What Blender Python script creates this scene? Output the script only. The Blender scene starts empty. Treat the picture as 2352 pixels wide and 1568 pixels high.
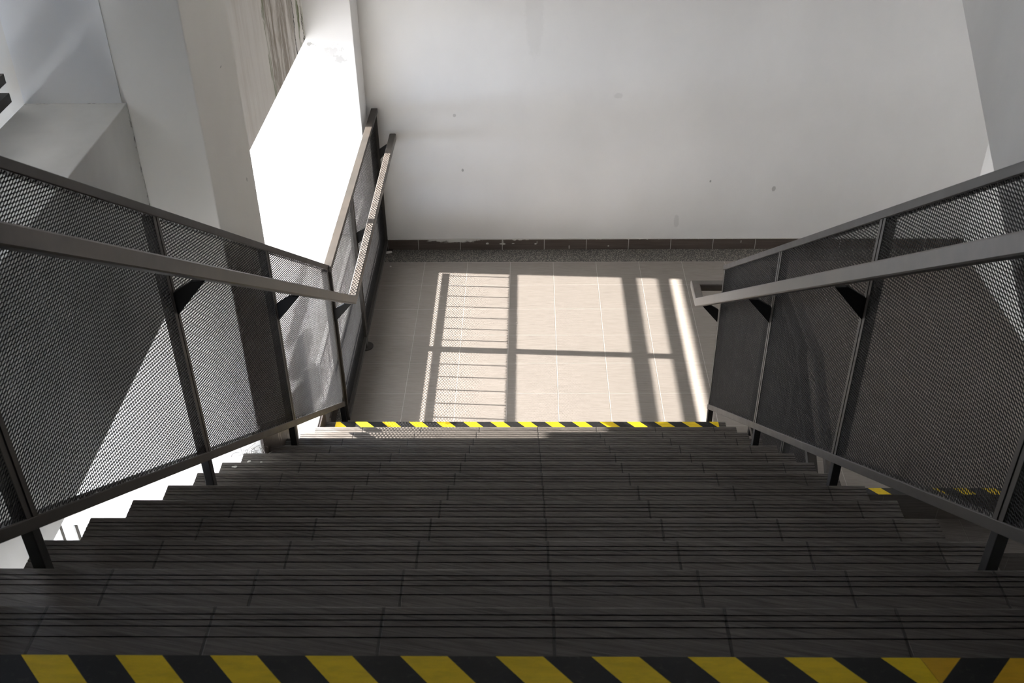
import bpy, math, random
import numpy as np
from mathutils import Matrix, Vector

random.seed(7)
S = bpy.context.scene
COL = S.collection

# ------------------------------------------------------------------ camera
F_PX, PITCH, YAW, ROLL = 2463.67, 0.610423, -0.020243, -0.0130328
CAM = Vector((0.5178, -6.5008, 3.8659))
cam = bpy.data.cameras.new('camera')
cam.sensor_width = 36.0
cam.lens = F_PX * 36.0 / 2352.0
cam.clip_start = 0.05
cam.dof.use_dof = True
cam.dof.focus_distance = 5.6
cam.dof.aperture_fstop = 13.0
cam_o = bpy.data.objects.new('camera', cam)
COL.objects.link(cam_o)
fw = Vector((math.sin(YAW) * math.cos(PITCH), math.cos(YAW) * math.cos(PITCH), -math.sin(PITCH)))
rt = Vector((math.cos(YAW), -math.sin(YAW), 0.0))
up = rt.cross(fw)
r2 = math.cos(ROLL) * rt + math.sin(ROLL) * up
u2 = -math.sin(ROLL) * rt + math.cos(ROLL) * up
M = Matrix((r2, u2, -fw)).transposed().to_4x4()
M.translation = CAM
cam_o.matrix_world = M
S.camera = cam_o

# ------------------------------------------------------------------ sky, sun, exposure
wd = bpy.data.worlds.new('sky')
S.world = wd
wd.use_nodes = True
SUN_DIR = Vector((1.0, -0.057, -0.546)).normalized()       # the way the sunlight travels
_n, _l = wd.node_tree.nodes, wd.node_tree.links
bg = _n['Background']
_tc = _n.new('ShaderNodeTexCoord')
_dot = _n.new('ShaderNodeVectorMath')
_dot.operation = 'DOT_PRODUCT'
_l.new(_tc.outputs['Generated'], _dot.inputs[0])
_dot.inputs[1].default_value = -SUN_DIR
_mr = _n.new('ShaderNodeMapRange')                          # hazy sky, brightest round the sun
_mr.interpolation_type = 'SMOOTHSTEP'
_l.new(_dot.outputs['Value'], _mr.inputs[0])
_mr.inputs[1].default_value = 0.15
_mr.inputs[2].default_value = 1.0
_rp = _n.new('ShaderNodeMix')
_rp.data_type = 'RGBA'
_l.new(_mr.outputs[0], _rp.inputs[0])
_rp.inputs[6].default_value = (0.32, 0.57, 1.0, 1)
_rp.inputs[7].default_value = (0.98, 0.98, 1.0, 1)
_st = _n.new('ShaderNodeMath')
_st.operation = 'MULTIPLY_ADD'
_l.new(_mr.outputs[0], _st.inputs[0])
_st.inputs[1].default_value = SKY_GLOW = 8.0
_st.inputs[2].default_value = SKY_BASE = 2.0
_l.new(_rp.outputs[2], bg.inputs['Color'])
_l.new(_st.outputs[0], bg.inputs['Strength'])
sun = bpy.data.lights.new('sun', 'SUN')
sun.energy = 14.5
sun.color = (1.0, 0.95, 0.89)
sun.angle = math.radians(0.55)
sun_o = bpy.data.objects.new('sun', sun)
COL.objects.link(sun_o)
sun_o.rotation_euler = Vector((1.0, -0.057, -0.546)).to_track_quat('-Z', 'Y').to_euler()
sun_o.location = (-8, 0, 6)
S.view_settings.view_transform = 'Standard'
S.view_settings.look = 'None'
S.view_settings.gamma = 1.0
S.view_settings.use_curve_mapping = False
S.view_settings.exposure = 1.42
S.cycles.max_bounces = 12
S.cycles.diffuse_bounces = 8
S.cycles.use_denoising = True


# ------------------------------------------------------------------ node helpers
class NT:
    def __init__(self, name):
        self.m = bpy.data.materials.new(name)
        self.m.use_nodes = True
        self.t = self.m.node_tree
        self.n = self.t.nodes
        self.b = self.n['Principled BSDF']
        g = self.n.new('ShaderNodeNewGeometry')
        self.pos = g.outputs['Position']
        self.nrm = g.outputs['Normal']
        sp = self.n.new('ShaderNodeSeparateXYZ')
        self.t.links.new(self.pos, sp.inputs[0])
        self.x, self.y, self.z = sp.outputs

    def put(self, sock, v):
        if hasattr(v, 'links'):
            self.t.links.new(v, sock)
        else:
            if isinstance(v, tuple) and len(v) == 3 and sock.type == 'RGBA':
                v = (*v, 1)
            sock.default_value = v

    def math(self, op, a, b=None, c=None, clamp=False):
        k = self.n.new('ShaderNodeMath')
        k.operation = op
        k.use_clamp = clamp
        for i, v in enumerate((a, b, c)):
            if v is not None:
                self.put(k.inputs[i], v)
        return k.outputs[0]

    def vec(self, sx, sy, sz, off=(0, 0, 0), shear=0.0):
        """position scaled per axis (shear adds x to y)"""
        k = self.n.new('ShaderNodeCombineXYZ')
        yy = self.math('MULTIPLY_ADD', self.y, sy, off[1])
        if shear:
            yy = self.math('MULTIPLY_ADD', self.x, shear * sy, yy)
        self.put(k.inputs[0], self.math('MULTIPLY_ADD', self.x, sx, off[0]))
        self.put(k.inputs[1], yy)
        self.put(k.inputs[2], self.math('MULTIPLY_ADD', self.z, sz, off[2]))
        return k.outputs[0]

    def noise(self, v, scale=1.0, detail=4.0, rough=0.55):
        k = self.n.new('ShaderNodeTexNoise')
        self.put(k.inputs['Vector'], v)
        k.inputs['Scale'].default_value = scale
        k.inputs['Detail'].default_value = detail
        k.inputs['Roughness'].default_value = rough
        return k.outputs['Fac']

    def voronoi(self, v, scale, feature='F1'):
        k = self.n.new('ShaderNodeTexVoronoi')
        k.feature = feature
        self.put(k.inputs['Vector'], v)
        k.inputs['Scale'].default_value = scale
        return k

    def ramp(self, f, stops):
        k = self.n.new('ShaderNodeValToRGB')
        self.put(k.inputs[0], f)
        e = k.color_ramp.elements
        while len(e) < len(stops):
            e.new(0.5)
        for i, (p, c) in enumerate(stops):
            e[i].position = p
            e[i].color = (*c, 1) if isinstance(c, tuple) else (c, c, c, 1)
        return k.outputs[0]

    def mix(self, f, a, b):
        k = self.n.new('ShaderNodeMix')
        k.data_type = 'RGBA'
        self.put(k.inputs[0], f)
        self.put(k.inputs[6], a)
        self.put(k.inputs[7], b)
        return k.outputs[2]

    def step(self, v, lo, hi):
        k = self.n.new('ShaderNodeMapRange')
        k.interpolation_type = 'SMOOTHSTEP'
        self.put(k.inputs[0], v)
        k.inputs[1].default_value = lo
        k.inputs[2].default_value = hi
        return k.outputs[0]

    def line(self, c, off, period, half):
        """1 on thin lines at off + k*period"""
        a = self.math('DIVIDE', self.math('SUBTRACT', c, off), period)
        a = self.math('FRACT', self.math('ADD', a, 100.5))
        a = self.math('MULTIPLY', self.math('ABSOLUTE', self.math('SUBTRACT', a, 0.5)), period)
        return self.math('SUBTRACT', 1.0, self.step(a, half * 0.7, half * 1.3))

    def spots(self, u, v, lst, wob=None):
        """soft-edged blots: (u, v, ru, rv, strength)"""
        acc = None
        for (a, b, ra, rb, st) in lst:
            du = self.math('DIVIDE', self.math('SUBTRACT', u, a), ra)
            dv = self.math('DIVIDE', self.math('SUBTRACT', v, b), rb)
            d = self.math('SQRT', self.math('ADD', self.math('MULTIPLY', du, du), self.math('MULTIPLY', dv, dv)))
            if wob is not None:
                d = self.math('ADD', d, wob)
            s = self.math('MULTIPLY', self.math('SUBTRACT', 1.0, self.step(d, 0.75, 1.1)), st)
            acc = s if acc is None else self.math('MAXIMUM', acc, s)
        return acc

    def bump(self, h, strength=0.3, dist=0.002):
        k = self.n.new('ShaderNodeBump')
        k.inputs['Strength'].default_value = strength
        k.inputs['Distance'].default_value = dist
        self.put(k.inputs['Height'], h)
        self.t.links.new(k.outputs[0], self.b.inputs['Normal'])

    def done(self, color, rough=0.6, spec=0.4, metal=0.0):
        self.put(self.b.inputs['Base Color'], color)
        self.put(self.b.inputs['Roughness'], rough)
        self.b.inputs['Specular IOR Level'].default_value = spec
        self.b.inputs['Metallic'].default_value = metal
        return self.m


def mix_c(c, k):
    return tuple(min(1, v * k) for v in c)


WHITE = (0.83, 0.82, 0.80)


def wall_mat(name, base=WHITE, blots=None, uv='xz', dirt_line=None, coarse=0.06, ragged=0.8):
    t = NT(name)
    n1 = t.noise(t.vec(1.3, 1.3, 0.9), 1.2, 5)
    n2 = t.noise(t.vec(9, 9, 2.0), 3.0, 6, 0.7)
    c = t.ramp(n1, [(0.3, mix_c(base, 1 - coarse)), (0.7, mix_c(base, 1 + coarse * .5))])
    c = t.mix(t.math('MULTIPLY', t.step(n2, 0.62, 0.78), 0.12), c, mix_c(base, 0.7))
    if blots:
        u, v = {'xz': (t.x, t.z), 'yz': (t.y, t.z), 'xy': (t.x, t.y)}[uv]
        w = t.math('MULTIPLY', t.math('SUBTRACT', t.noise(t.vec(40, 40, 40), 1.0, 3 if ragged < 1 else 6, 0.7), 0.5), ragged)
        c = t.mix(t.spots(u, v, blots, w), c, (0.13, 0.125, 0.105))
    if dirt_line:
        ax, pos, wid = dirt_line
        d = t.math('ABSOLUTE', t.math('SUBTRACT', {'x': t.x, 'y': t.y, 'z': t.z}[ax], pos))
        k = t.math('MULTIPLY', t.math('SUBTRACT', 1.0, t.step(d, 0.0, wid)),
                   t.step(t.noise(t.vec(30, 30, 30), 1.0, 5, 0.7), 0.5, 0.62))
        c = t.mix(t.math('MULTIPLY', k, 0.9), c, (0.06, 0.055, 0.05))
    t.bump(t.noise(t.vec(1, 1, 1), 60, 6, 0.6), 0.25, 0.0015)
    return t.done(c, 0.75, 0.25)


TILE = (0.262, 0.234, 0.208)


def tile_mat(name, grid_x, grid_y=None, grout=(0.43, 0.39, 0.355), shear=0.0, k=1.0, lo=0.6, hi=1.25):
    t = NT(name)
    g = t.noise(t.vec(8.0, 150.0, 150.0, shear=shear * 0.6), 1.0, 6, 0.65)
    g2 = t.noise(t.vec(18.0, 330.0, 330.0, shear=shear * 0.6), 1.0, 3, 0.6)
    big = t.noise(t.vec(1.5, 1.5, 1.5), 1.0, 3)
    f = t.math('ADD', t.math('MULTIPLY', g, 0.7), t.math('MULTIPLY', g2, 0.3))
    c = t.ramp(f, [(0.34, mix_c(TILE, lo * k)), (0.5, mix_c(TILE, 0.97 * k)), (0.66, mix_c(TILE, hi * k))])
    c = t.mix(t.math('MULTIPLY', t.step(big, 0.4, 0.7), 0.25), c, mix_c(TILE, 1.1 * k))
    ln = t.line(t.x, grid_x[0], grid_x[1], grid_x[2])
    if grid_y:
        ln = t.math('MAXIMUM', ln, t.line(t.y, grid_y[0], grid_y[1], grid_y[2]))
    c = t.mix(ln, c, grout)
    t.bump(t.math('SUBTRACT', f, t.math('MULTIPLY', ln, 1.2)), 0.55, 0.0022)
    return t.done(c, t.ramp(f, [(0.3, 0.62), (0.7, 0.42)]), 0.35)


M_FLOOR = tile_mat('landing_tile', (0.0822, 0.3, 0.0018), (-0.306, 0.3, 0.0012), shear=0.06, lo=0.78, hi=1.12)
M_TREAD = tile_mat('tread_tile', (-0.0412, 0.3, 0.0026), None, (0.045, 0.04, 0.036), shear=0.35, k=0.41, lo=0.45, hi=1.45)
M_RISER = tile_mat('riser_tile', (-0.0412, 0.3, 0.002), None, (0.12, 0.11, 0.1), k=0.35)
M_LTREAD = tile_mat('lower_tread_tile', (0.0822, 0.3, 0.002), None, (0.12, 0.11, 0.1), shear=0.2, k=0.4)


def metal(name, base, rough=0.42, spec=0.5, wear=0.25):
    t = NT(name)
    n = t.noise(t.vec(14, 14, 14), 1.0, 5, 0.6)
    n2 = t.noise(t.vec(3, 3, 3), 1.0, 3)
    c = t.ramp(n, [(0.3, mix_c(base, 1 - wear)), (0.7, mix_c(base, 1 + wear))])
    c = t.mix(t.math('MULTIPLY', t.step(n2, 0.45, 0.75), 0.4), c, mix_c((base[0] * 1.25, base[1] * 1.1, base[2]), 1.15))
    t.bump(t.noise(t.vec(1, 1, 1), 140, 3), 0.08, 0.001)
    return t.done(c, t.ramp(n, [(0.3, rough - 0.06), (0.7, rough + 0.08)]), spec)


M_STEEL = metal('charcoal_paint', (0.050, 0.045, 0.040), 0.5, 0.4)
M_HAND = metal('worn_handrail_paint', (0.140, 0.126, 0.114), 0.45)
M_MESH = metal('mesh_paint', (0.010, 0.0096, 0.0093), 0.6, 0.22)
M_BLACK = metal('black_paint', (0.012, 0.012, 0.013), 0.6, 0.3)

# ---- remaining surfaces
M_BACK = wall_mat('back_wall_paint', blots=[
    (1.086, 2.33, .011, .02, .9), (1.088, 2.295, .011, .018, .9), (1.16, 2.29, .006, .008, .7), (1.30, 2.215, .013, .026, .9),
    (0.99, 1.95, .007, .016, .8), (0.83, 1.90, .008, .014, .4), (2.02, 2.0, .006, .004, .5),
    (0.06, .62, .008, .012, .55), (2.20, .47, .014, .02, .4), (1.76, .53, .006, .01, .6), (1.1, 1.15, .03, .02, .12),
    (0.02, 1.02, .012, .012, .3), (1.55, .22, .02, .05, .14), (0.55, 1.7, .06, .3, .06)], uv='xz')
M_WALL = wall_mat('white_wall_paint')
M_PILLAR = wall_mat('pillar_paint', base=(0.80, 0.77, 0.71), blots=[
    (-3.02, 1.78, .006, .016, .8), (-2.72, 2.45, .01, .004, .5), (-2.9, 1.62, .004, .012, .6), (-2.63, 1.95, .008, .01, .5)], uv='yz')
M_FLANK = wall_mat('stair_flank_plaster', base=(0.64, 0.63, 0.61), coarse=0.16)
M_SPANDREL = wall_mat('spandrel_paint', base=(0.60, 0.59, 0.56), dirt_line=('y', -3.065, 0.025), coarse=0.3)


def mould_mat():
    """streaked, peeling, mould-stained plaster over the landing window"""
    t = NT('mould_stained_plaster')
    base = (0.76, 0.74, 0.70)
    st = t.noise(t.vec(7, 8, 1.1), 1.0, 7, 0.7)
    fine = t.noise(t.vec(16, 22, 2.6), 1.0, 6, 0.75)
    c = t.ramp(st, [(0.3, (0.62, 0.58, 0.53)), (0.5, (0.72, 0.69, 0.65)), (0.7, base)])
    # brown streak bands and green bands at fixed places along the wall
    wob = t.math('MULTIPLY', t.math('SUBTRACT', t.noise(t.vec(2.5, 2.5, 1.6), 2.4, 5, 0.65), 0.5), 0.24)
    yy = t.math('ADD', t.y, wob)

    def band(c0, w, s):
        d = t.math('ABSOLUTE', t.math('SUBTRACT', yy, c0))
        return t.math('MULTIPLY', t.math('SUBTRACT', 1.0, t.step(d, w * 0.4, w)), s)
    br = t.math('MAXIMUM', band(-0.90, .13, .85), t.math('MAXIMUM', band(-.64, .16, .8), band(-.40, .10, .7)))
    br = t.math('MULTIPLY', br, t.step(fine, 0.34, 0.56))
    c = t.mix(br, c, (0.22, 0.175, 0.125))
    gr = t.math('MAXIMUM', band(-1.02, .035, .8), t.math('MAXIMUM', band(-.20, .035, .95), band(-.10, .02, .5)))
    gr = t.math('MULTIPLY', gr, t.step(fine, 0.36, 0.55))
    c = t.mix(gr, c, (0.16, 0.18, 0.085))
    crack = t.math('MAXIMUM', band(-.335, .010, 1.0), band(-.115, .006, .9))
    c = t.mix(crack, c, (0.035, 0.035, 0.02))
    t.bump(t.math('ADD', st, t.math('MULTIPLY', crack, -2.0)), 0.4, 0.006)
    return t.done(c, 0.8, 0.2)


M_MOULD = mould_mat()
M_PIER = wall_mat('pier_paint', base=(0.76, 0.75, 0.74), blots=[
    (-.70, 1.55, .05, .035, .25), (-.66, 1.50, .03, .03, .35), (-.83, 1.60, .03, .012, .5), (-.67, 1.36, .012, .006, .3)], uv='xz', ragged=6.0)


def sill_mat():
    t = NT('stained_sill_paint')
    n = t.noise(t.vec(2.2, 5.0, 1), 1.6, 5, 0.65)
    c = t.ramp(n, [(0.3, (0.33, 0.32, 0.305)), (0.6, (0.43, 0.425, 0.415))])
    w = t.math('MULTIPLY', t.math('SUBTRACT', t.noise(t.vec(5, 5, 5), 1.0, 5, 0.7), 0.5), 1.6)
    s = t.spots(t.x, t.y, [(-0.715, -1.92, .085, .36, .95), (-0.80, -1.5, .06, .32, .85), (-.885, -1.1, .045, .35, .7), (-0.95, -.6, .03, .3, .5), (-0.70, -.9, .02, .4, .25)], w)
    c = t.mix(s, c, (0.06, 0.055, 0.05))
    t.bump(n, 0.3, 0.004)
    return t.done(c, 0.7, 0.3)


M_SILL = sill_mat()


def terrazzo_mat():
    t = NT('speckled_terrazzo')
    v = t.voronoi(t.vec(1, 1, 1), 125)
    n = t.noise(t.vec(1, 1, 1), 40, 4)
    f = t.math('ADD', v.outputs['Distance'], t.math('MULTIPLY', n, 0.25))
    c = t.ramp(f, [(0.28, (0.40, 0.36, 0.305)), (0.48, (0.21, 0.195, 0.172)), (0.72, (0.085, 0.080, 0.073))])
    t.bump(f, 0.4, 0.002)
    return t.done(c, 0.6, 0.35)


M_TERR = terrazzo_mat()


def skirting_mat(name, edge_z=None):
    t = NT(name)
    g = t.noise(t.vec(4, 4, 70), 1.0, 4)
    c = t.ramp(g, [(0.3, (0.085, 0.066, 0.055)), (0.7, (0.125, 0.100, 0.085))])
    if edge_z:
        # white wall paint slopped over the top edge, and paint drips
        e = t.math('MULTIPLY', t.math('SUBTRACT', t.noise(t.vec(9, 9, 1), 1.6, 6, 0.7), 0.56), 0.085)
        big = t.spots(t.x, t.z, [(-.02, .085, .17, .026, 1), (-.17, .09, .04, .02, 1)],
                      t.math('MULTIPLY', t.math('SUBTRACT', t.noise(t.vec(18, 1, 60), 1.0, 4, 0.7), 0.5), 2.2))
        k = t.math('GREATER_THAN', t.math('ADD', t.z, t.math('MAXIMUM', e, 0.0)), edge_z - 0.004)
        dots = t.spots(t.x, t.z, [(.215, .05, .012, .008, 1), (.325, .047, .022, .008, .9), (.325, .06, .006, .03, .7),
                                  (.40, .05, .01, .003, .9), (.56, .046, .008, .006, .9), (.57, .058, .002, .012, .9),
                                  (.80, .02, .0035, .017, .95), (1.08, .028, .006, .006, .9), (2.02, .06, .003, .012, .8)],
                       t.math('MULTIPLY', t.math('SUBTRACT', t.noise(t.vec(70, 70, 70), 1.0, 3), 0.5), 0.9))
        joint = t.line(t.x, 0.0222, 0.3, 0.0022)
        k = t.math('MAXIMUM', t.math('MAXIMUM', k, big), t.math('MAXIMUM', dots, t.math('MULTIPLY', joint, 0.75)))
        c = t.mix(k, c, (0.62, 0.61, 0.58))
    else:
        k = t.step(t.noise(t.vec(5, 5, 1.2), 2.4, 5, 0.65), 0.56, 0.60)
        c = t.mix(t.math('MULTIPLY', k, 0.8), c, (0.42, 0.38, 0.32))
    t.bump(g, 0.2, 0.001)
    return t.done(c, 0.45, 0.4)


M_SKIRT = skirting_mat('brown_skirting', 0.085)
M_SKIRT2 = skirting_mat('torn_brown_skirting')


def tape_mat(name, off, period, yref, duty=0.48, sgn=1.0, yel=(0.90, 0.64, 0.012)):
    """45 degree black and yellow hazard stripes"""
    t = NT(name)
    a = t.math('ADD', t.x, t.math('MULTIPLY', t.math('SUBTRACT', t.y, yref), 0.92 * sgn))
    a = t.math('FRACT', t.math('ADD', t.math('DIVIDE', t.math('SUBTRACT', a, off), period), 50.0))
    k = t.math('SUBTRACT', 1.0, t.step(a, duty - 0.006, duty + 0.006))
    wear = t.noise(t.vec(18, 60, 18), 1.0, 5, 0.7)
    y = t.ramp(wear, [(0.3, mix_c(yel, 0.80)), (0.6, yel)])
    b = t.ramp(t.noise(t.vec(60, 90, 60), 1.0, 5, 0.75), [(0.55, (0.012, 0.012, 0.012)), (0.72, (0.05, 0.047, 0.04))])
    t.bump(wear, 0.15, 0.001)
    return t.done(t.mix(k, b, y), 0.5, 0.35)


def plain(name, base, rough=0.8, var=0.1, sc=6):
    t = NT(name)
    n = t.noise(t.vec(1, 1, 1), sc, 5)
    return t.done(t.ramp(n, [(0.3, mix_c(base, 1 - var)), (0.7, mix_c(base, 1 + var))]), rough, 0.3)


M_CONC = plain('grey_concrete', (0.30, 0.29, 0.275), 0.85, 0.15)
M_VENT = plain('vent_slot_shade', (0.055, 0.05, 0.042), 0.9, 0.2)  # dark colour stands in for the shade inside the slots
M_BLOCKER = plain('blocker_dark', (0.10, 0.105, 0.115), 0.8, 0.1)  # kept dark so the added block outside bounces little light
M_GROUND = plain('sunlit_pavement', (0.34, 0.335, 0.325), 0.9, 0.1, 2)
M_GRILLE = plain('white_enamel', (0.80, 0.80, 0.78), 0.5, 0.04)
M_CHIP = plain('white_plaster_chips', (0.62, 0.60, 0.56), 0.8, 0.1, 60)
M_DUST = plain('grey_dust_fluff', (0.42, 0.40, 0.37), 0.9, 0.3, 80)


# ------------------------------------------------------------------ mesh helpers
class MB:
    def __init__(self):
        self.v, self.f = [], []

    def poly(self, pts, faces):
        b = len(self.v)
        self.v += [tuple(p) for p in pts]
        self.f += [tuple(b + i for i in q) for q in faces]

    def box(self, x0, x1, y0, y1, z0, z1):
        p = [(x, y, z) for z in (z0, z1) for y in (y0, y1) for x in (x0, x1)]
        self.poly(p, [(0, 2, 3, 1), (4, 5, 7, 6), (0, 1, 5, 4), (2, 6, 7, 3), (0, 4, 6, 2), (1, 3, 7, 5)])
        return self

    def prism_x(self, yz, x0, x1):
        """polygon in the y-z plane (counter-clockwise seen from +x) extruded along x"""
        n = len(yz)
        p = [(x0, *q) for q in yz] + [(x1, *q) for q in yz]
        fs = [tuple(range(n - 1, -1, -1)), tuple(range(n, 2 * n))]
        fs += [(i, (i + 1) % n, n + (i + 1) % n, n + i) for i in range(n)]
        self.poly(p, fs)
        return self

    def prism_y(self, xz, y0, y1):
        n = len(xz)
        p = [(q[0], y0, q[1]) for q in xz] + [(q[0], y1, q[1]) for q in xz]
        fs = [tuple(range(n)), tuple(range(2 * n - 1, n - 1, -1))]
        fs += [(i, n + i, n + (i + 1) % n, (i + 1) % n) for i in range(n)]
        self.poly(p, fs)
        return self

    def prism_z(self, xy, z0, z1):
        n = len(xy)
        p = [(*q, z0) for q in xy] + [(*q, z1) for q in xy]
        fs = [tuple(range(n - 1, -1, -1)), tuple(range(n, 2 * n))]
        fs += [(i, (i + 1) % n, n + (i + 1) % n, n + i) for i in range(n)]
        self.poly(p, fs)
        return self

    def sweep(self, path, w, h, ch=0.004):
        """rectangular tube with chamfered edges and mitred corners; w is horizontal, h upright"""
        P = [Vector(p) for p in path]
        a, b = w / 2, h / 2
        prof = [(-a + ch, -b), (a - ch, -b), (a, -b + ch), (a, b - ch), (a - ch, b), (-a + ch, b), (-a, b - ch), (-a, -b + ch)]
        rings = []
        for i, p in enumerate(P):
            d0 = (P[i] - P[i - 1]).normalized() if i else (P[1] - P[0]).normalized()
            d1 = (P[i + 1] - P[i]).normalized() if i + 1 < len(P) else d0
            src = d0 if i else d1
            side = Vector((src.y, -src.x, 0)).normalized()
            upv = side.cross(src)
            tn = (d0 + d1).normalized()
            ring = []
            for (s, u) in prof:
                q = p + side * s + upv * u
                k = (p - q).dot(tn) / src.dot(tn)
                ring.append(q + src * k)
            rings.append(ring)
        n = len(prof)
        pts = [q for r in rings for q in r]
        fs = []
        for i in range(len(P) - 1):
            for j in range(n):
                fs.append((i * n + j, i * n + (j + 1) % n, (i + 1) * n + (j + 1) % n, (i + 1) * n + j))
        fs.append(tuple(range(n - 1, -1, -1)))
        fs.append(tuple((len(P) - 1) * n + j for j in range(n)))
        self.poly(pts, fs)
        return self

    def build(self, name, mat, parent=None, bevel=0.0, kind=None):
        o0 = Vector(ORIGIN.get(parent.name, (0, 0, 0))) if parent else Vector((0, 0, 0))
        me = bpy.data.meshes.new(name)
        me.from_pydata([tuple(Vector(p) - o0) for p in self.v], [], self.f)
        me.update()
        return link(name, me, mat, parent, bevel, kind, o0)


ORIGIN = {}


def link(name, me, mat, parent=None, bevel=0.0, kind=None, o0=None):
    if mat and not me.materials:
        me.materials.append(mat)
    o = bpy.data.objects.new(name, me)
    COL.objects.link(o)
    if parent:
        o.parent = parent
        ORIGIN[o.name] = tuple(o0 or (0, 0, 0))
    if kind:
        o['kind'] = kind
    if bevel:
        m = o.modifiers.new('bevel', 'BEVEL')
        m.width = bevel
        m.segments = 2
        m.limit_method = 'ANGLE'
    return o


def thing(name, label, cat, loc, group=None):
    o = bpy.data.objects.new(name, None)
    o.empty_display_size = 0.1
    COL.objects.link(o)
    o.location = loc
    ORIGIN[o.name] = tuple(loc)
    o['label'], o['category'] = label, cat
    if group:
        o['group'] = group
    return o


def tag(o, label, cat, group=None):
    o['label'], o['category'] = label, cat
    if group:
        o['group'] = group
    return o


def struct(name, mb, mat, bevel=0.0):
    return mb.build(name, mat, None, bevel, 'structure')


# ------------------------------------------------------------------ measured layout
T, R = 0.24883, 0.17103                 # going and rise of one step
Y14 = -1.97856                          # nosing of the lowest step
XL, XR = -0.637, 1.574                  # ends of the steps
YB = 0.183                              # face of the back wall
XW = 3.59                               # face of the right wall
SL = R / T


def yn(k):
    return Y14 - (14 - k) * T


def zn(k):
    return R * (15 - k)


def zline(y):                           # straight line through the nosings
    return R + (Y14 - y) * SL


Z0, Y0 = zn(0), yn(0)
YP0, YP1, XP = -3.065, -2.52, -0.612     # pillar beside the stairs
XO = -1.20                              # outer face of the left wall
SILL = 0.270

# ------------------------------------------------------------------ structure
fl = MB()
fl.prism_z([(-0.518, Y14), (1.60, Y14), (1.60, -2.366), (XW, -2.366), (XW, 0.0), (-0.518, 0.0)], -0.16, 0.0)
struct('floor', fl, M_FLOOR)
struct('trim_1', MB().box(-0.60, XW, 0.0, YB, -0.16, 0.0), M_TERR)
struct('trim_2', MB().box(-0.60, -0.518, Y14, 0.0, -0.16, 0.0), M_TERR)
struct('wall_back', MB().box(-1.4, XW + 0.3, YB, YB + 0.25, -3.0, 5.9), M_BACK)
struct('baseboard_back', MB().box(-0.56, XW, YB - 0.010, YB, 0.0, 0.085), M_SKIRT)
struct('wall_right', MB().box(XW, XW + 0.25, -9.2, YB, -3.0, 5.9), M_WALL)
struct('wall_front', MB().box(-1.4, XW + 0.25, -9.45, -9.2, -3.0, 5.9), M_WALL)
struct('ceiling', MB().box(-1.4, XW + 0.25, -3.2, YB + 0.25, 5.7, 5.95), M_WALL)
struct('corridor_ceiling', MB().box(-1.4, XW + 0.25, -9.45, -3.2, 5.7, 5.95), M_WALL)
# upper floor the camera stands on
uf = MB()
uf.prism_z([(-0.86, -9.2), (XW, -9.2), (XW, -5.02), (1.62, -5.02), (1.62, Y0 - 0.02), (-0.86, Y0 - 0.02)], Z0 - 0.24, Z0 - 0.03)
struct('upper_floor_slab', uf, M_CONC)
uf = MB()
uf.prism_z([(-0.86, -9.2), (XW, -9.2), (XW, -5.02), (1.62, -5.02), (1.62, Y0), (-0.86, Y0)], Z0 - 0.03, Z0)
struct('upper_floor', uf, M_LTREAD)
# left wall: pillar, pier, lintel, spandrel, sill
struct('pillar', MB().box(-1.78, XP, YP0, YP1, -3.0, 5.7), M_PILLAR, 0.004)
struct('wall_left_pier', MB().box(-1.4, -0.560, -0.07, YB, -3.0, 5.7), M_PIER, 0.004)
lt = MB().box(XO, -0.852, YP1, -0.07, 1.635, 3.95)
lt.box(XO, -0.852, YP1, -0.07, 5.05, 5.7)  # unseen high opening left below this, added for more bounced light
lt.box(XO - 2.1, XO, YP1 - 0.3, -0.0, 5.05, 5.15)  # unseen slab added to keep direct sun out of the high opening
lt.box(XO, -0.852, YP1, YP1 + 0.15, 3.95, 5.05)
lt.box(XO, -0.852, -0.40, -0.07, 3.95, 5.05)
lt.box(XO - 0.06, XO + 0.03, YP1, -0.07, 1.525, 1.645)
struct('wall_left_lintel', lt, M_MOULD)
sp = MB().box(XO, -0.850, -9.2, YP0, 1.645, 2.455)
sp.box(XO, -0.850, -9.2, -7.6, 2.455, 5.7)
sp.box(XO, -0.850, -7.6, YP0, 3.50, 5.7)
struct('wall_left_spandrel', sp, M_SPANDREL, 0.003)
struct('jamb_left', MB().box(XO, -0.866, YP0 - 0.005, YP0, 2.455, 3.50), M_WALL)
struct('window_sill', MB().box(-1.22, -0.600, YP1, -0.07, -3.0, SILL), M_SILL, 0.006)
struct('baseboard_left', MB().box(-0.600, -0.590, Y14, -0.07, 0.0, 0.10).prism_x(
    [(-2.47, 0.17), (Y14, 0.0), (Y14, 0.262), (-2.47, 0.262)], -0.600, -0.590), M_SKIRT2)
pb = MB().prism_x([(YP0, zline(YP0) - 0.30), (YP1, zline(YP1) - 0.30), (YP1, zline(YP1) + 0.12), (YP0, zline(YP0) + 0.12)], XP, XP + 0.010)
struct('baseboard_pillar', pb, M_SKIRT2)
# near window with its dark metal frame; unseen slabs added outside to block the sun
wf = MB()
for (za, zb) in ((2.490, 2.522), (2.556, 2.588), (3.465, 3.50)):
    wf.box(-1.25, -1.205, -7.6, YP0 - 0.075, za, zb)
for yy in (-7.6, -5.9, -4.4):
    wf.box(-1.25, -1.205, yy, yy + 0.05, 2.455, 3.50)
struct('window_1', wf, M_STEEL)
struct('sun_blocker', MB().box(-2.42, XO, -9.2, YP0 + 0.1, 3.50, 3.60).box(-1.98, XO, -9.2, YP0 + 0.1, 1.56, 1.645), M_WALL)
struct('sky_blocker', MB().box(-9.0, -2.7, -14.0, -2.85, 1.25, 9.0), M_BLOCKER)  # unseen block added to cut sky and sun at the near window
struct('ground', MB().box(-30, 12, -30, 25, -3.3, -3.0), M_GROUND)

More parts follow.
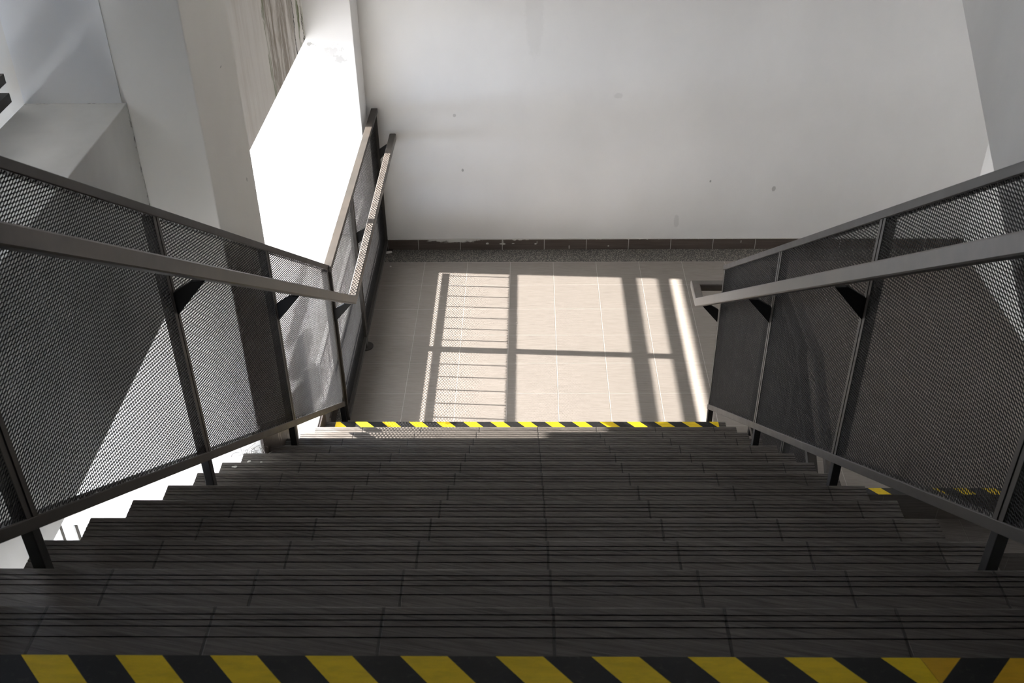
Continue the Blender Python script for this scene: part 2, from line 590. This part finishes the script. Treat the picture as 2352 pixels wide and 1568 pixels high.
# ------------------------------------------------------------------ main staircase
GROOVES = (0.0208, 0.0334, 0.0478, 0.0713)


def tread_profile(k, y0=None):
    """y-z outline of one grooved tread with a rounded nosing"""
    yf, z = yn(k), zn(k)
    yb = y0 if y0 is not None else yf - T - 0.002
    g = 0.0032
    top = [(yb, z)]
    for d in reversed(GROOVES):
        y = yf - d
        top += [(y - g / 2, z), (y - g / 2, z - 0.003), (y + g / 2, z - 0.003), (y + g / 2, z)]
    top += [(yf - 0.006, z), (yf - 0.002, z - 0.0015), (yf, z - 0.006)]
    bot = [(yf, z - 0.024), (yb, z - 0.024)]
    return bot[::-1] + [] , top


st = thing('staircase', 'dark wood-look tiled staircase going down from the camera to the landing', 'stairs', (0.47, Y0, 0.0))
for k in range(0, 15):
    xl = XL if k < 10 else XP + 0.012
    if k >= 13:
        xl = -0.588
    m = MB()
    if k:
        bot, top = tread_profile(k)
        outline = [(top[0][0], top[0][1] - 0.024)] + [(yn(k), zn(k) - 0.024)] + top[::-1]
        m.prism_x(outline, xl, XR)
        if k == 10:
            m.box(XL, xl, yn(9) - 0.002, YP0 - 0.002, zn(k) - 0.024, zn(k))
    else:
        z = zn(0)
        m.prism_x([(Y0 - 0.001, z - 0.030), (Y0 + 0.004, z - 0.030), (Y0 + 0.004, z - 0.006), (Y0 + 0.002, z - 0.001), (Y0 - 0.001, z + 0.0003)], -0.85, 1.62)
    m.build('tread', M_TREAD, st)
    zb = zn(k + 1) if k < 14 else 0.0
    r = MB().box(xl + 0.002 if k else XL, XR - 0.002, yn(k) - 0.020, yn(k) - 0.008, zb, zn(k) - (0.024 if k else 0.03))
    r.build('riser', M_RISER, st)
body = []
for k in range(0, 15):
    body += [(yn(k) - 0.022, zn(k) - 0.026), (yn(k) - 0.022, zn(k) - R - 0.026)]
body = [(Y0 - 0.022, Z0 - 0.27)] + [(Y14 - 0.022, -0.16)] + body[::-1]
MB().prism_x(body, -0.578, XR - 0.006).build('slab', M_CONC, st)
struct('light_stop_below_stairs', MB().prism_x([(-8.5, -3.0), (Y14 - 0.10, -3.0), (Y14 - 0.10, -0.28), (Y0 - 0.05, Z0 - 0.36), (-8.5, Z0 - 0.36)], -0.50, -0.38), M_WALL)  # added out of sight to stop light passing under the flight

# ------------------------------------------------------------------ lower flight, going down under the upper one
lf = thing('lower_staircase', 'dark tiled flight going down from the landing behind the right railing', 'stairs', (2.6, -2.366, 0.0))
for j in range(1, 13):
    y1 = -2.366 - (j - 1) * T
    y0 = y1 - T
    z = -R * j
    MB().box(1.64, XW - 0.002, y0, y1 + 0.002, z - 0.03, z).build('tread', M_LTREAD, lf)
    MB().box(1.64, XW - 0.002, y1 - 0.002, y1 + 0.010, z, z + R - (0.0 if j == 1 else 0.03)).build('riser', M_RISER, lf)
body = [(-2.366, -0.45), (-2.366, -0.165)]
lowb = [(-2.356, -0.5)]
pts = []
for j in range(1, 13):
    y1 = -2.366 - (j - 1) * T
    pts += [(y1 + 0.012, -R * (j - 1) - 0.172 if j == 1 else -R * (j - 1) - 0.032), (y1 + 0.012, -R * j - 0.032)]
yend = -2.366 - 12 * T
outline = [(yend, -R * 12 - 0.25), (-2.30, -0.52), (-2.30, -0.165)] + pts[1:] + [(yend, -R * 12 - 0.032)]
MB().prism_x(outline, 1.645, XW - 0.01).build('slab', M_CONC, lf)

# ------------------------------------------------------------------ upper flight: only its plastered flank shows
uf_t = thing('upper_staircase', 'pale plastered side of the flight rising at the upper right corner', 'stairs', (2.6, -4.41, Z0))
A = (-4.41, 2.564)
B = (-0.5, 2.564 + 0.652 * 3.91)
steps = []
y, z = A[0] - 0.0, 2.567
top = []
n = 14
for i in range(n):
    ya = A[0] + 0.02 + i * 0.262
    top += [(ya, 2.767 + 0.171 * i), (ya, 2.767 + 0.171 * (i + 1))]
top += [(B[0], top[-1][1])]
# plastered solid balustrade above the steps
MB().prism_x([A, B, (B[0], 5.69), (-1.84, 5.69), (A[0], A[1] + 1.45)], 1.622, 1.74).build('balustrade', M_FLANK, uf_t)
MB().prism_x([(-5.0, A[1] - 0.385), A, (A[0], A[1] + .012), (-5.0, A[1] + .012)], 1.622, XW - 0.002).build('beam', M_FLANK, uf_t)
MB().prism_x([A, B] + top[::-1], 1.74, XW - 0.002).build('flank', M_FLANK, uf_t)


# ------------------------------------------------------------------ railings
def panel_mesh(name, L, slope, h0, h1, thick=0.0014, wid=0.0020, bond=0.0052):
    """expanded metal: u along y (0..L), v up from the sloping bottom line; local origin at u=0"""
    LW, SW = 0.0286, 0.0094
    a, b = LW / 2, SW / 2
    ni = int(L / a) + 1
    vmin = min(0, slope * L) + h0
    vmax = max(0, slope * L) + h1
    j0, j1 = int(math.floor(vmin / b)), int(math.ceil(vmax / b))
    I, J = np.meshgrid(np.arange(0, ni), np.arange(j0, j1 + 1), indexing='ij')
    I, J = I.ravel(), J.ravel()
    keep = (I + J) % 2 == 0
    I, J = I[keep], J[keep]
    o = np.zeros(len(I))

    def inside(q):
        u0, v0, u1, v1 = q[:, 0], q[:, 1], q[:, 2], q[:, 3]
        return ((u0 >= 0) & (u1 <= L) & (v0 >= slope * u0 + h0) & (v0 <= slope * u0 + h1)
                & (v1 >= slope * u1 + h0) & (v1 <= slope * u1 + h1))
    parts = []
    # slanting strands, cut and stretched between knuckles, then the double-width knuckles
    for dj in (1, -1):
        q = np.stack([I * a + bond, J * b + dj * wid * 0.5, (I + 1) * a - bond, (J + dj) * b - dj * wid * 0.5, o + wid], 1)
        parts.append(q[inside(q)])
    q = np.stack([I * a - bond * 1.15, J * b, I * a + bond * 1.15, J * b, o + wid * 2], 1)
    parts.append(q[inside(q)])
    sg = np.concatenate(parts)
    n = len(sg)
    t2 = thick / 2
    V = np.zeros((n, 8, 3))
    for e in range(2):
        uu, vv, w2 = sg[:, 2 * e], sg[:, 2 * e + 1], sg[:, 4] / 2
        for k, (sx, sv) in enumerate(((-1, -1), (1, -1), (1, 1), (-1, 1))):
            V[:, e * 4 + k, 0] = sx * t2
            V[:, e * 4 + k, 1] = uu
            V[:, e * 4 + k, 2] = vv + sv * w2
    Fq = np.array([(0, 1, 5, 4), (1, 2, 6, 5), (2, 3, 7, 6), (3, 0, 4, 7)])
    FF = (np.arange(n)[:, None, None] * 8 + Fq[None]).reshape(-1)
    me = bpy.data.meshes.new(name)
    me.vertices.add(n * 8)
    me.vertices.foreach_set('co', V.reshape(-1).astype(np.float32))
    me.loops.add(len(FF))
    me.loops.foreach_set('vertex_index', FF.astype(np.int32))
    nf = n * 4
    me.polygons.add(nf)
    me.polygons.foreach_set('loop_start', (np.arange(nf) * 4).astype(np.int32))
    me.polygons.foreach_set('loop_total', np.full(nf, 4, dtype=np.int32))
    me.update(calc_edges=True)
    me.materials.append(M_MESH)
    return me


TOP, BOT = 1.002, 0.094                 # rail edges above the nosing line
RH, BH = 0.029, 0.034                   # upright heights of the rails


def sloped_bar(mb, x0, x1, y0, y1, z_of, lo, hi):
    mb.prism_x([(y0, z_of(y0) + lo), (y1, z_of(y1) + lo), (y1, z_of(y1) + hi), (y0, z_of(y0) + hi)], x0, x1)


PANEL_CACHE = {}


def add_panel(root, x, side, y0, y1, z_of, slope, top, bot):
    """one mesh field with its border bars, between two posts; side: face of the frame that carries the mesh"""
    L = round(y1 - y0, 4)
    key = (L, round(slope, 4), round(top - bot, 4))
    if key not in PANEL_CACHE:
        PANEL_CACHE[key] = panel_mesh('mesh_panel', L, slope, 0.0, top - bot)
    me = PANEL_CACHE[key]
    o = bpy.data.objects.new('mesh_panel', me)
    COL.objects.link(o)
    o.parent = root
    o0 = Vector(ORIGIN[root.name])
    o.location = Vector((x + side * 0.013, y0, z_of(y0) + bot)) - o0
    fr = MB()
    b = 0.017
    xa, xb = x - 0.016, x + 0.016
    for ya, yb in ((y0, y0 + b), (y1 - b, y1)):
        sloped_bar(fr, xa, xb, ya, yb, z_of, bot, top)
    sloped_bar(fr, xa, xb, y0 + b, y1 - b, z_of, top - 0.003, top)
    sloped_bar(fr, xa, xb, y0 + b, y1 - b, z_of, bot, bot + 0.003)
    fr.build('panel_frame', M_STEEL, root)


def post(root, x, y, z0, z1, plate=False, wy=0.030):
    m = MB().box(x - 0.0135, x + 0.0135, y - wy / 2, y + wy / 2, z0, z1)
    p = m.build('post', M_BLACK if not plate else M_STEEL, root, 0.002)
    if plate:
        n = 20
        MB().prism_z([(x + 0.048 * math.cos(2 * math.pi * i / n), y + 0.048 * math.sin(2 * math.pi * i / n)) for i in range(n)],
                     z0, z0 + 0.007).build('base_plate', M_STEEL, p, 0.001)
    return p


def bracket(root, x, y, zr, side):
    """tapered plate from the post up to the underside of the handrail; side=+1 rail towards +x"""
    s = side
    pts = [(x + s * 0.019, zr - 0.115), (x + s * 0.115, zr - 0.002), (x + s * 0.075, zr - 0.002), (x + s * 0.019, zr - 0.040)]
    if s < 0:
        pts = pts[::-1]
    MB().prism_y(pts, y - 0.006, y + 0.006).build('bracket', M_BLACK, root, 0.001)


def zflat(c):
    return lambda y: c


def stair_rail(name, label, x, side, ps, level=None):
    """sloping rail; side = direction of the mesh (away from the stairs); ps = post positions, low to high"""
    root = thing(name, label, 'railing', (x, ps[0], 0.0))
    return root


HR = 0.793                              # handrail centre above the nosing line
# ---- left railing with the landing guard
xl = -0.520
PL = [-1.845, -2.890, -3.915, -4.915, -5.915]
lr = thing('stair_railing', 'dark steel mesh railing left of the stairs, turning along the bright window', 'railing', (xl, PL[0], 0.0), 'mesh railings')
GT = 1.075                              # top of the level guard
for i, y in enumerate(PL):
    zb = 0.0 if i == 0 else zn([15, 11, 7, 3, 0][i])
    zt = GT - 0.02 if i == 0 else zline(y) + TOP - 0.012
    if i == 4:
        zt = zline(y) + TOP - 0.012
    post(lr, xl, y, zb, zt)
for i in range(4):
    add_panel(lr, xl, +1, PL[i + 1] + 0.0035, PL[i] - 0.0035, zline, -SL, TOP - RH + 0.002, BOT + BH - 0.002)
ycorner = Y14 + (R + TOP - GT) / SL     # where the sloping top rail meets the level guard
ycorner = PL[0] + 0.008
tr = MB()
sloped_bar(tr, xl - 0.020, xl + 0.020, PL[4], ycorner, zline, TOP - RH, TOP)
tr.build('top_rail', M_STEEL, lr, 0.002)
br = MB()
sloped_bar(br, xl - 0.017, xl + 0.017, PL[4], PL[0] + 0.013, zline, BOT, BOT + BH)
br.build('bottom_rail', M_STEEL, lr, 0.002)
YM, YE = -1.03, YB - 0.022
xg = xl + 0.012
post(lr, xg, YM, 0.0, GT - 0.02, True, 0.046)
post(lr, xg, YE, 0.0, GT - 0.02, True, 0.030)
MB().box(xg - 0.021, xg + 0.021, PL[0] - 0.012, YB - 0.004, GT - 0.029, GT).build('top_rail', M_STEEL, lr, 0.002)
MB().box(xg - 0.017, xg + 0.017, PL[0] + 0.013, YE, 0.060, 0.092).build('bottom_rail', M_STEEL, lr, 0.002)
add_panel(lr, xg, 0, PL[0] + 0.0035, YM - 0.010, zflat(0.0), 0.0, GT - 0.030, 0.090)
add_panel(lr, xg, 0, YM + 0.010, YE - 0.004, zflat(0.0), 0.0, GT - 0.030, 0.090)
xh = -0.400
hz = 0.872
yc = Y14 - (hz - R - HR) / SL
MB().sweep([(xh, PL[4], zline(PL[4]) + HR), (xh, yc, hz), (xh, YB - 0.002, hz)], 0.043, 0.042).build('handrail', M_HAND, lr)
for y in PL[1:4]:
    bracket(lr, xl, y, zline(y) + HR - 0.024, +1)
bracket(lr, xl, PL[0], hz - 0.020, +1)
for y in (YM, YE - 0.05):
    bracket(lr, xg, y, hz - 0.020, +1)

# ---- right railing, handrail looping round its lower end
xr = 1.512
PR = [-1.862, -2.862, -3.862, -4.862, -5.862]
rr = thing('stair_railing', 'dark steel mesh railing right of the stairs with looped handrail end', 'railing', (xr, PR[0], 0.0), 'mesh railings')
for i, y in enumerate(PR):
    zb = 0.0 if i == 0 else zn([15, 11, 7, 3, 0][i])
    post(rr, xr, y, zb, zline(y) + TOP - 0.03)
for i in range(4):
    add_panel(rr, xr, -1, PR[i + 1] + 0.0035, PR[i] - 0.0035, zline, -SL, TOP - RH - 0.004, BOT + BH - 0.022)
tr = MB()
sloped_bar(tr, xr - 0.020, xr + 0.020, PR[4], PR[0] + 0.014, zline, TOP - RH - 0.006, TOP - 0.006)
tr.build('top_rail', M_STEEL, rr, 0.002)
br = MB()
sloped_bar(br, xr - 0.017, xr + 0.017, PR[4], PR[0] + 0.014, zline, BOT - 0.020, BOT + BH - 0.020)
br.build('bottom_rail', M_STEEL, rr, 0.002)
xh2 = 1.385
HRR = 0.773
yc = Y14 - (hz - R - HRR) / SL
MB().sweep([(xh2, PR[4], zline(PR[4]) + HRR), (xh2, yc, hz), (xh2, -1.715, hz), (1.88, -1.715, hz)], 0.043, 0.042).build('handrail', M_HAND, rr)
for y in PR[1:4]:
    bracket(rr, xr, y, zline(y) + HRR - 0.024, -1)
bracket(rr, xr, PR[0] + 0.01, hz - 0.020, -1)

# ---- railing of the lower flight, behind the right one
x3 = 1.745


def zlow(y):
    return 0.0 if y > -2.366 else (y + 2.366) * SL


P3 = [-1.88, -2.55, -3.55, -4.55]
r3 = thing('stair_railing', 'mesh railing of the lower flight, seen dimly through the right railing', 'railing', (x3, P3[0], 0.0), 'mesh railings')
zs = [0.0, -R, -R * 5, -R * 9]
for y, z in zip(P3, zs):
    post(r3, x3, y, z, (GT - 0.02 if y > -2.4 else zlow(y) + R + 0.95))
add_panel(r3, x3, -1, P3[1] + 0.0035, P3[0] - 0.0035, zflat(0.0), 0.0, GT - 0.030, 0.090)
MB().box(x3 - 0.02, x3 + 0.02, P3[1] - 0.014, P3[0] + 0.014, GT - 0.04, GT).build('top_rail', M_STEEL, r3, 0.002)
MB().box(x3 - 0.017, x3 + 0.017, P3[1] - 0.014, P3[0] + 0.014, 0.06, 0.092).build('bottom_rail', M_STEEL, r3, 0.002)
zl3 = lambda y: R + (y + 2.366) * SL
for i in (1, 2):
    add_panel(r3, x3, -1, P3[i + 1] + 0.0035, P3[i] - 0.0035, zl3, SL, 0.95, 0.10)
tr = MB()
sloped_bar(tr, x3 - 0.02, x3 + 0.02, P3[3], P3[1], zl3, 0.95, 0.996)
tr.build('top_rail', M_STEEL, r3, 0.002)
br = MB()
sloped_bar(br, x3 - 0.017, x3 + 0.017, P3[3], P3[1], zl3, 0.06, 0.10)
br.build('bottom_rail', M_STEEL, r3, 0.002)
MB().sweep([(1.884, -1.70, hz), (1.884, -2.366, hz), (1.884, -4.55, hz - 2.184 * SL)], 0.043, 0.042).build('handrail', M_HAND, r3)

# ------------------------------------------------------------------ hazard tapes
G = 'hazard tapes'
M_T0 = tape_mat('hazard_tape_top', -0.2433, 0.1425, -5.4643, 0.495)
M_T0b = tape_mat('hazard_tape_orange', 1.2323, 0.145, -5.455, 0.5, -1.0, (0.80, 0.46, 0.02))
M_T14 = tape_mat('hazard_tape_bottom', -0.435, 0.1478, Y14 - 0.004, 0.47)
M_TL = tape_mat('hazard_tape_lower', 2.2838, 0.1475, -2.3186, 0.46)
e = 0.0012
a = MB().prism_z([(-0.80, Y0 - 0.052), (1.112, Y0 - 0.052), (1.094, Y0 + 0.001), (-0.80, Y0 + 0.001)], Z0, Z0 + e)
tag(a.build('warning_tape', M_T0), 'black and yellow striped tape along the top step edge, nearest the camera', 'tape', G)
a = MB().prism_z([(1.113, Y0 - 0.052), (1.56, Y0 - 0.052), (1.56, Y0 + 0.001), (1.095, Y0 + 0.001)], Z0, Z0 + e)
tag(a.build('warning_tape', M_T0b), 'short orange and black tape piece at the bottom right corner, stripes leaning the other way', 'tape', G)
a = MB().box(-0.537, 1.536, Y14 - 0.052, Y14 - 0.003, zn(14) + 0.0002, zn(14) + e)
tag(a.build('warning_tape', M_T14), 'black and yellow tape on the lowest step, beside the sunlit landing', 'tape', G)
a = MB().box(1.66, 3.40, -2.366, -2.319, 0.0002, e)
tag(a.build('warning_tape', M_TL), 'black and yellow tape at the head of the lower flight, behind the right railing', 'tape', G)

# ------------------------------------------------------------------ low grille on the window sill
gr = thing('window_grille', 'low white metal grille on the window sill, seen through the left guard mesh', 'grille', (-0.594, -1.3, SILL))
gx = -0.594
g_top, g_bot = 0.546, 0.2915
MB().box(gx - 0.012, gx + 0.012, -1.965, -0.072, g_top - 0.012, g_top + 0.012).build('top_rail', M_GRILLE, gr, 0.002)
MB().box(gx - 0.012, gx + 0.012, -1.965, -0.125, g_bot - 0.009, g_bot + 0.009).build('bottom_rail', M_GRILLE, gr, 0.002)
y = -0.153
while y > -1.96:
    MB().box(gx - 0.003, gx + 0.003, y - 0.0045, y + 0.0045, g_bot + 0.012, g_top - 0.012).build('bar', M_GRILLE, gr)
    y -= 0.1285

# ------------------------------------------------------------------ vent block on the outer wall below
vb = thing('vent_block', 'white slotted vent block low on the wall, seen under the left railing', 'vent', (-1.49, YP0, 0.30))
m = MB()
x0, x1 = -1.62, -1.375
zt, zb2 = 0.545, 0.05
yf = YP0 - 0.05
nb = 4
for i in range(nb):
    xa = x0 + (x1 - x0 - 0.03) * i / (nb - 1)
    m.box(xa, xa + 0.03, yf, YP0, zb2, zt - 0.03)
m.box(x0, x1, yf, YP0, zt - 0.03, zt)
m.box(x0, x1, yf, YP0, zb2 - 0.03, zb2)
m.build('frame', M_GRILLE, vb)
MB().box(x0 + 0.01, x1 - 0.01, YP0 - 0.004, YP0 - 0.001, zb2, zt - 0.02).build('backing', M_VENT, vb)
tag(MB().box(-1.37, -1.15, YP0 - 0.10, YP0, 0.25, 0.50).build('junction_box', M_GRILLE, None, 0.006),
    'small pale box on the wall beside the slotted vent block', 'box')


# ------------------------------------------------------------------ litter
def blob(name, p, r, mat, seed, flat=0.5, label='', cat='debris', group=None):
    rnd = random.Random(seed)
    m = MB()
    nu, nv = 9, 5
    pts = []
    ph = [rnd.uniform(0, 6.28) for _ in range(4)]
    for j in range(nv + 1):
        th = math.pi * j / nv
        for i in range(nu):
            a = 2 * math.pi * i / nu
            k = r * (1 + 0.28 * math.sin(2 * a + ph[0]) + 0.18 * math.sin(3 * a + ph[1] + th))
            pts.append((p[0] + k * math.sin(th) * math.cos(a), p[1] + k * math.sin(th) * math.sin(a) * 0.8,
                        p[2] + r * flat * (1 + math.cos(th))))
    fs = []
    for j in range(nv):
        for i in range(nu):
            fs.append((j * nu + i, (j + 1) * nu + i, (j + 1) * nu + (i + 1) % nu, j * nu + (i + 1) % nu))
    m.poly(pts, fs)
    o = m.build(name, mat)
    return tag(o, label, cat, group)


CH = 'white plaster chips'
blob('plaster_chip', (-0.490, 0.155 - 0.03, 0.0), 0.022, M_CHIP, 1, 0.35, 'white plaster chip on the speckled strip by the left guard post', 'debris', CH)
blob('plaster_chip', (-0.605, yn(9) - 0.055, zn(9)), 0.008, M_CHIP, 2, 0.2, 'larger white droppings spot at the left end of a step below the pillar', 'debris', CH)
blob('plaster_chip', (-0.585, yn(8) - 0.030, zn(8)), 0.009, M_CHIP, 3, 0.15, 'pale flat spot on the step end just above the littered one', 'debris', CH)
blob('plaster_chip', (-0.555, yn(9) - 0.058, zn(9)), 0.004, M_CHIP, 4, 0.3, 'small white crumb right of the larger droppings spot', 'debris', CH)
blob('plaster_chip', (-0.455, -0.06, 0.0), 0.008, M_CHIP, 5, 0.3, 'tiny white crumb on the shaded tile near the left guard', 'debris', CH)
# a tangle of dust and fibres in front of the pillar
m = MB()
rnd = random.Random(11)
base = Vector((-0.640, YP0 - 0.045, zn(10)))
for q in range(90):
    p = base + Vector((rnd.gauss(0, .026), rnd.gauss(0, .012), abs(rnd.gauss(0.035, .032))))
    d = Vector((rnd.uniform(-1, 1), rnd.uniform(-1, 1), rnd.uniform(-.3, .9))).normalized()
    path = [p]
    for s in range(4):
        d = (d + Vector((rnd.uniform(-.7, .7), rnd.uniform(-.7, .7), rnd.uniform(-.6, .3)))).normalized()
        nx = path[-1] + d * 0.012
        nx.z = max(nx.z, zn(10) + 0.001)
        path.append(nx)
    for s in range(4):
        p0, p1 = path[s], path[s + 1]
        dd = (p1 - p0).normalized()
        sx = dd.cross(Vector((0.3, 0.2, 1))).normalized() * 0.0011
        sy = dd.cross(sx).normalized() * 0.0011
        m.poly([p0 + sx, p0 - sx + sy, p0 - sy, p1 + sx, p1 - sx + sy, p1 - sy],
               [(0, 1, 4, 3), (1, 2, 5, 4), (2, 0, 3, 5), (0, 2, 1), (3, 4, 5)])
tag(m.build('dust_tangle', M_DUST), 'tangle of grey dust and fibres on the step end against the pillar', 'debris')
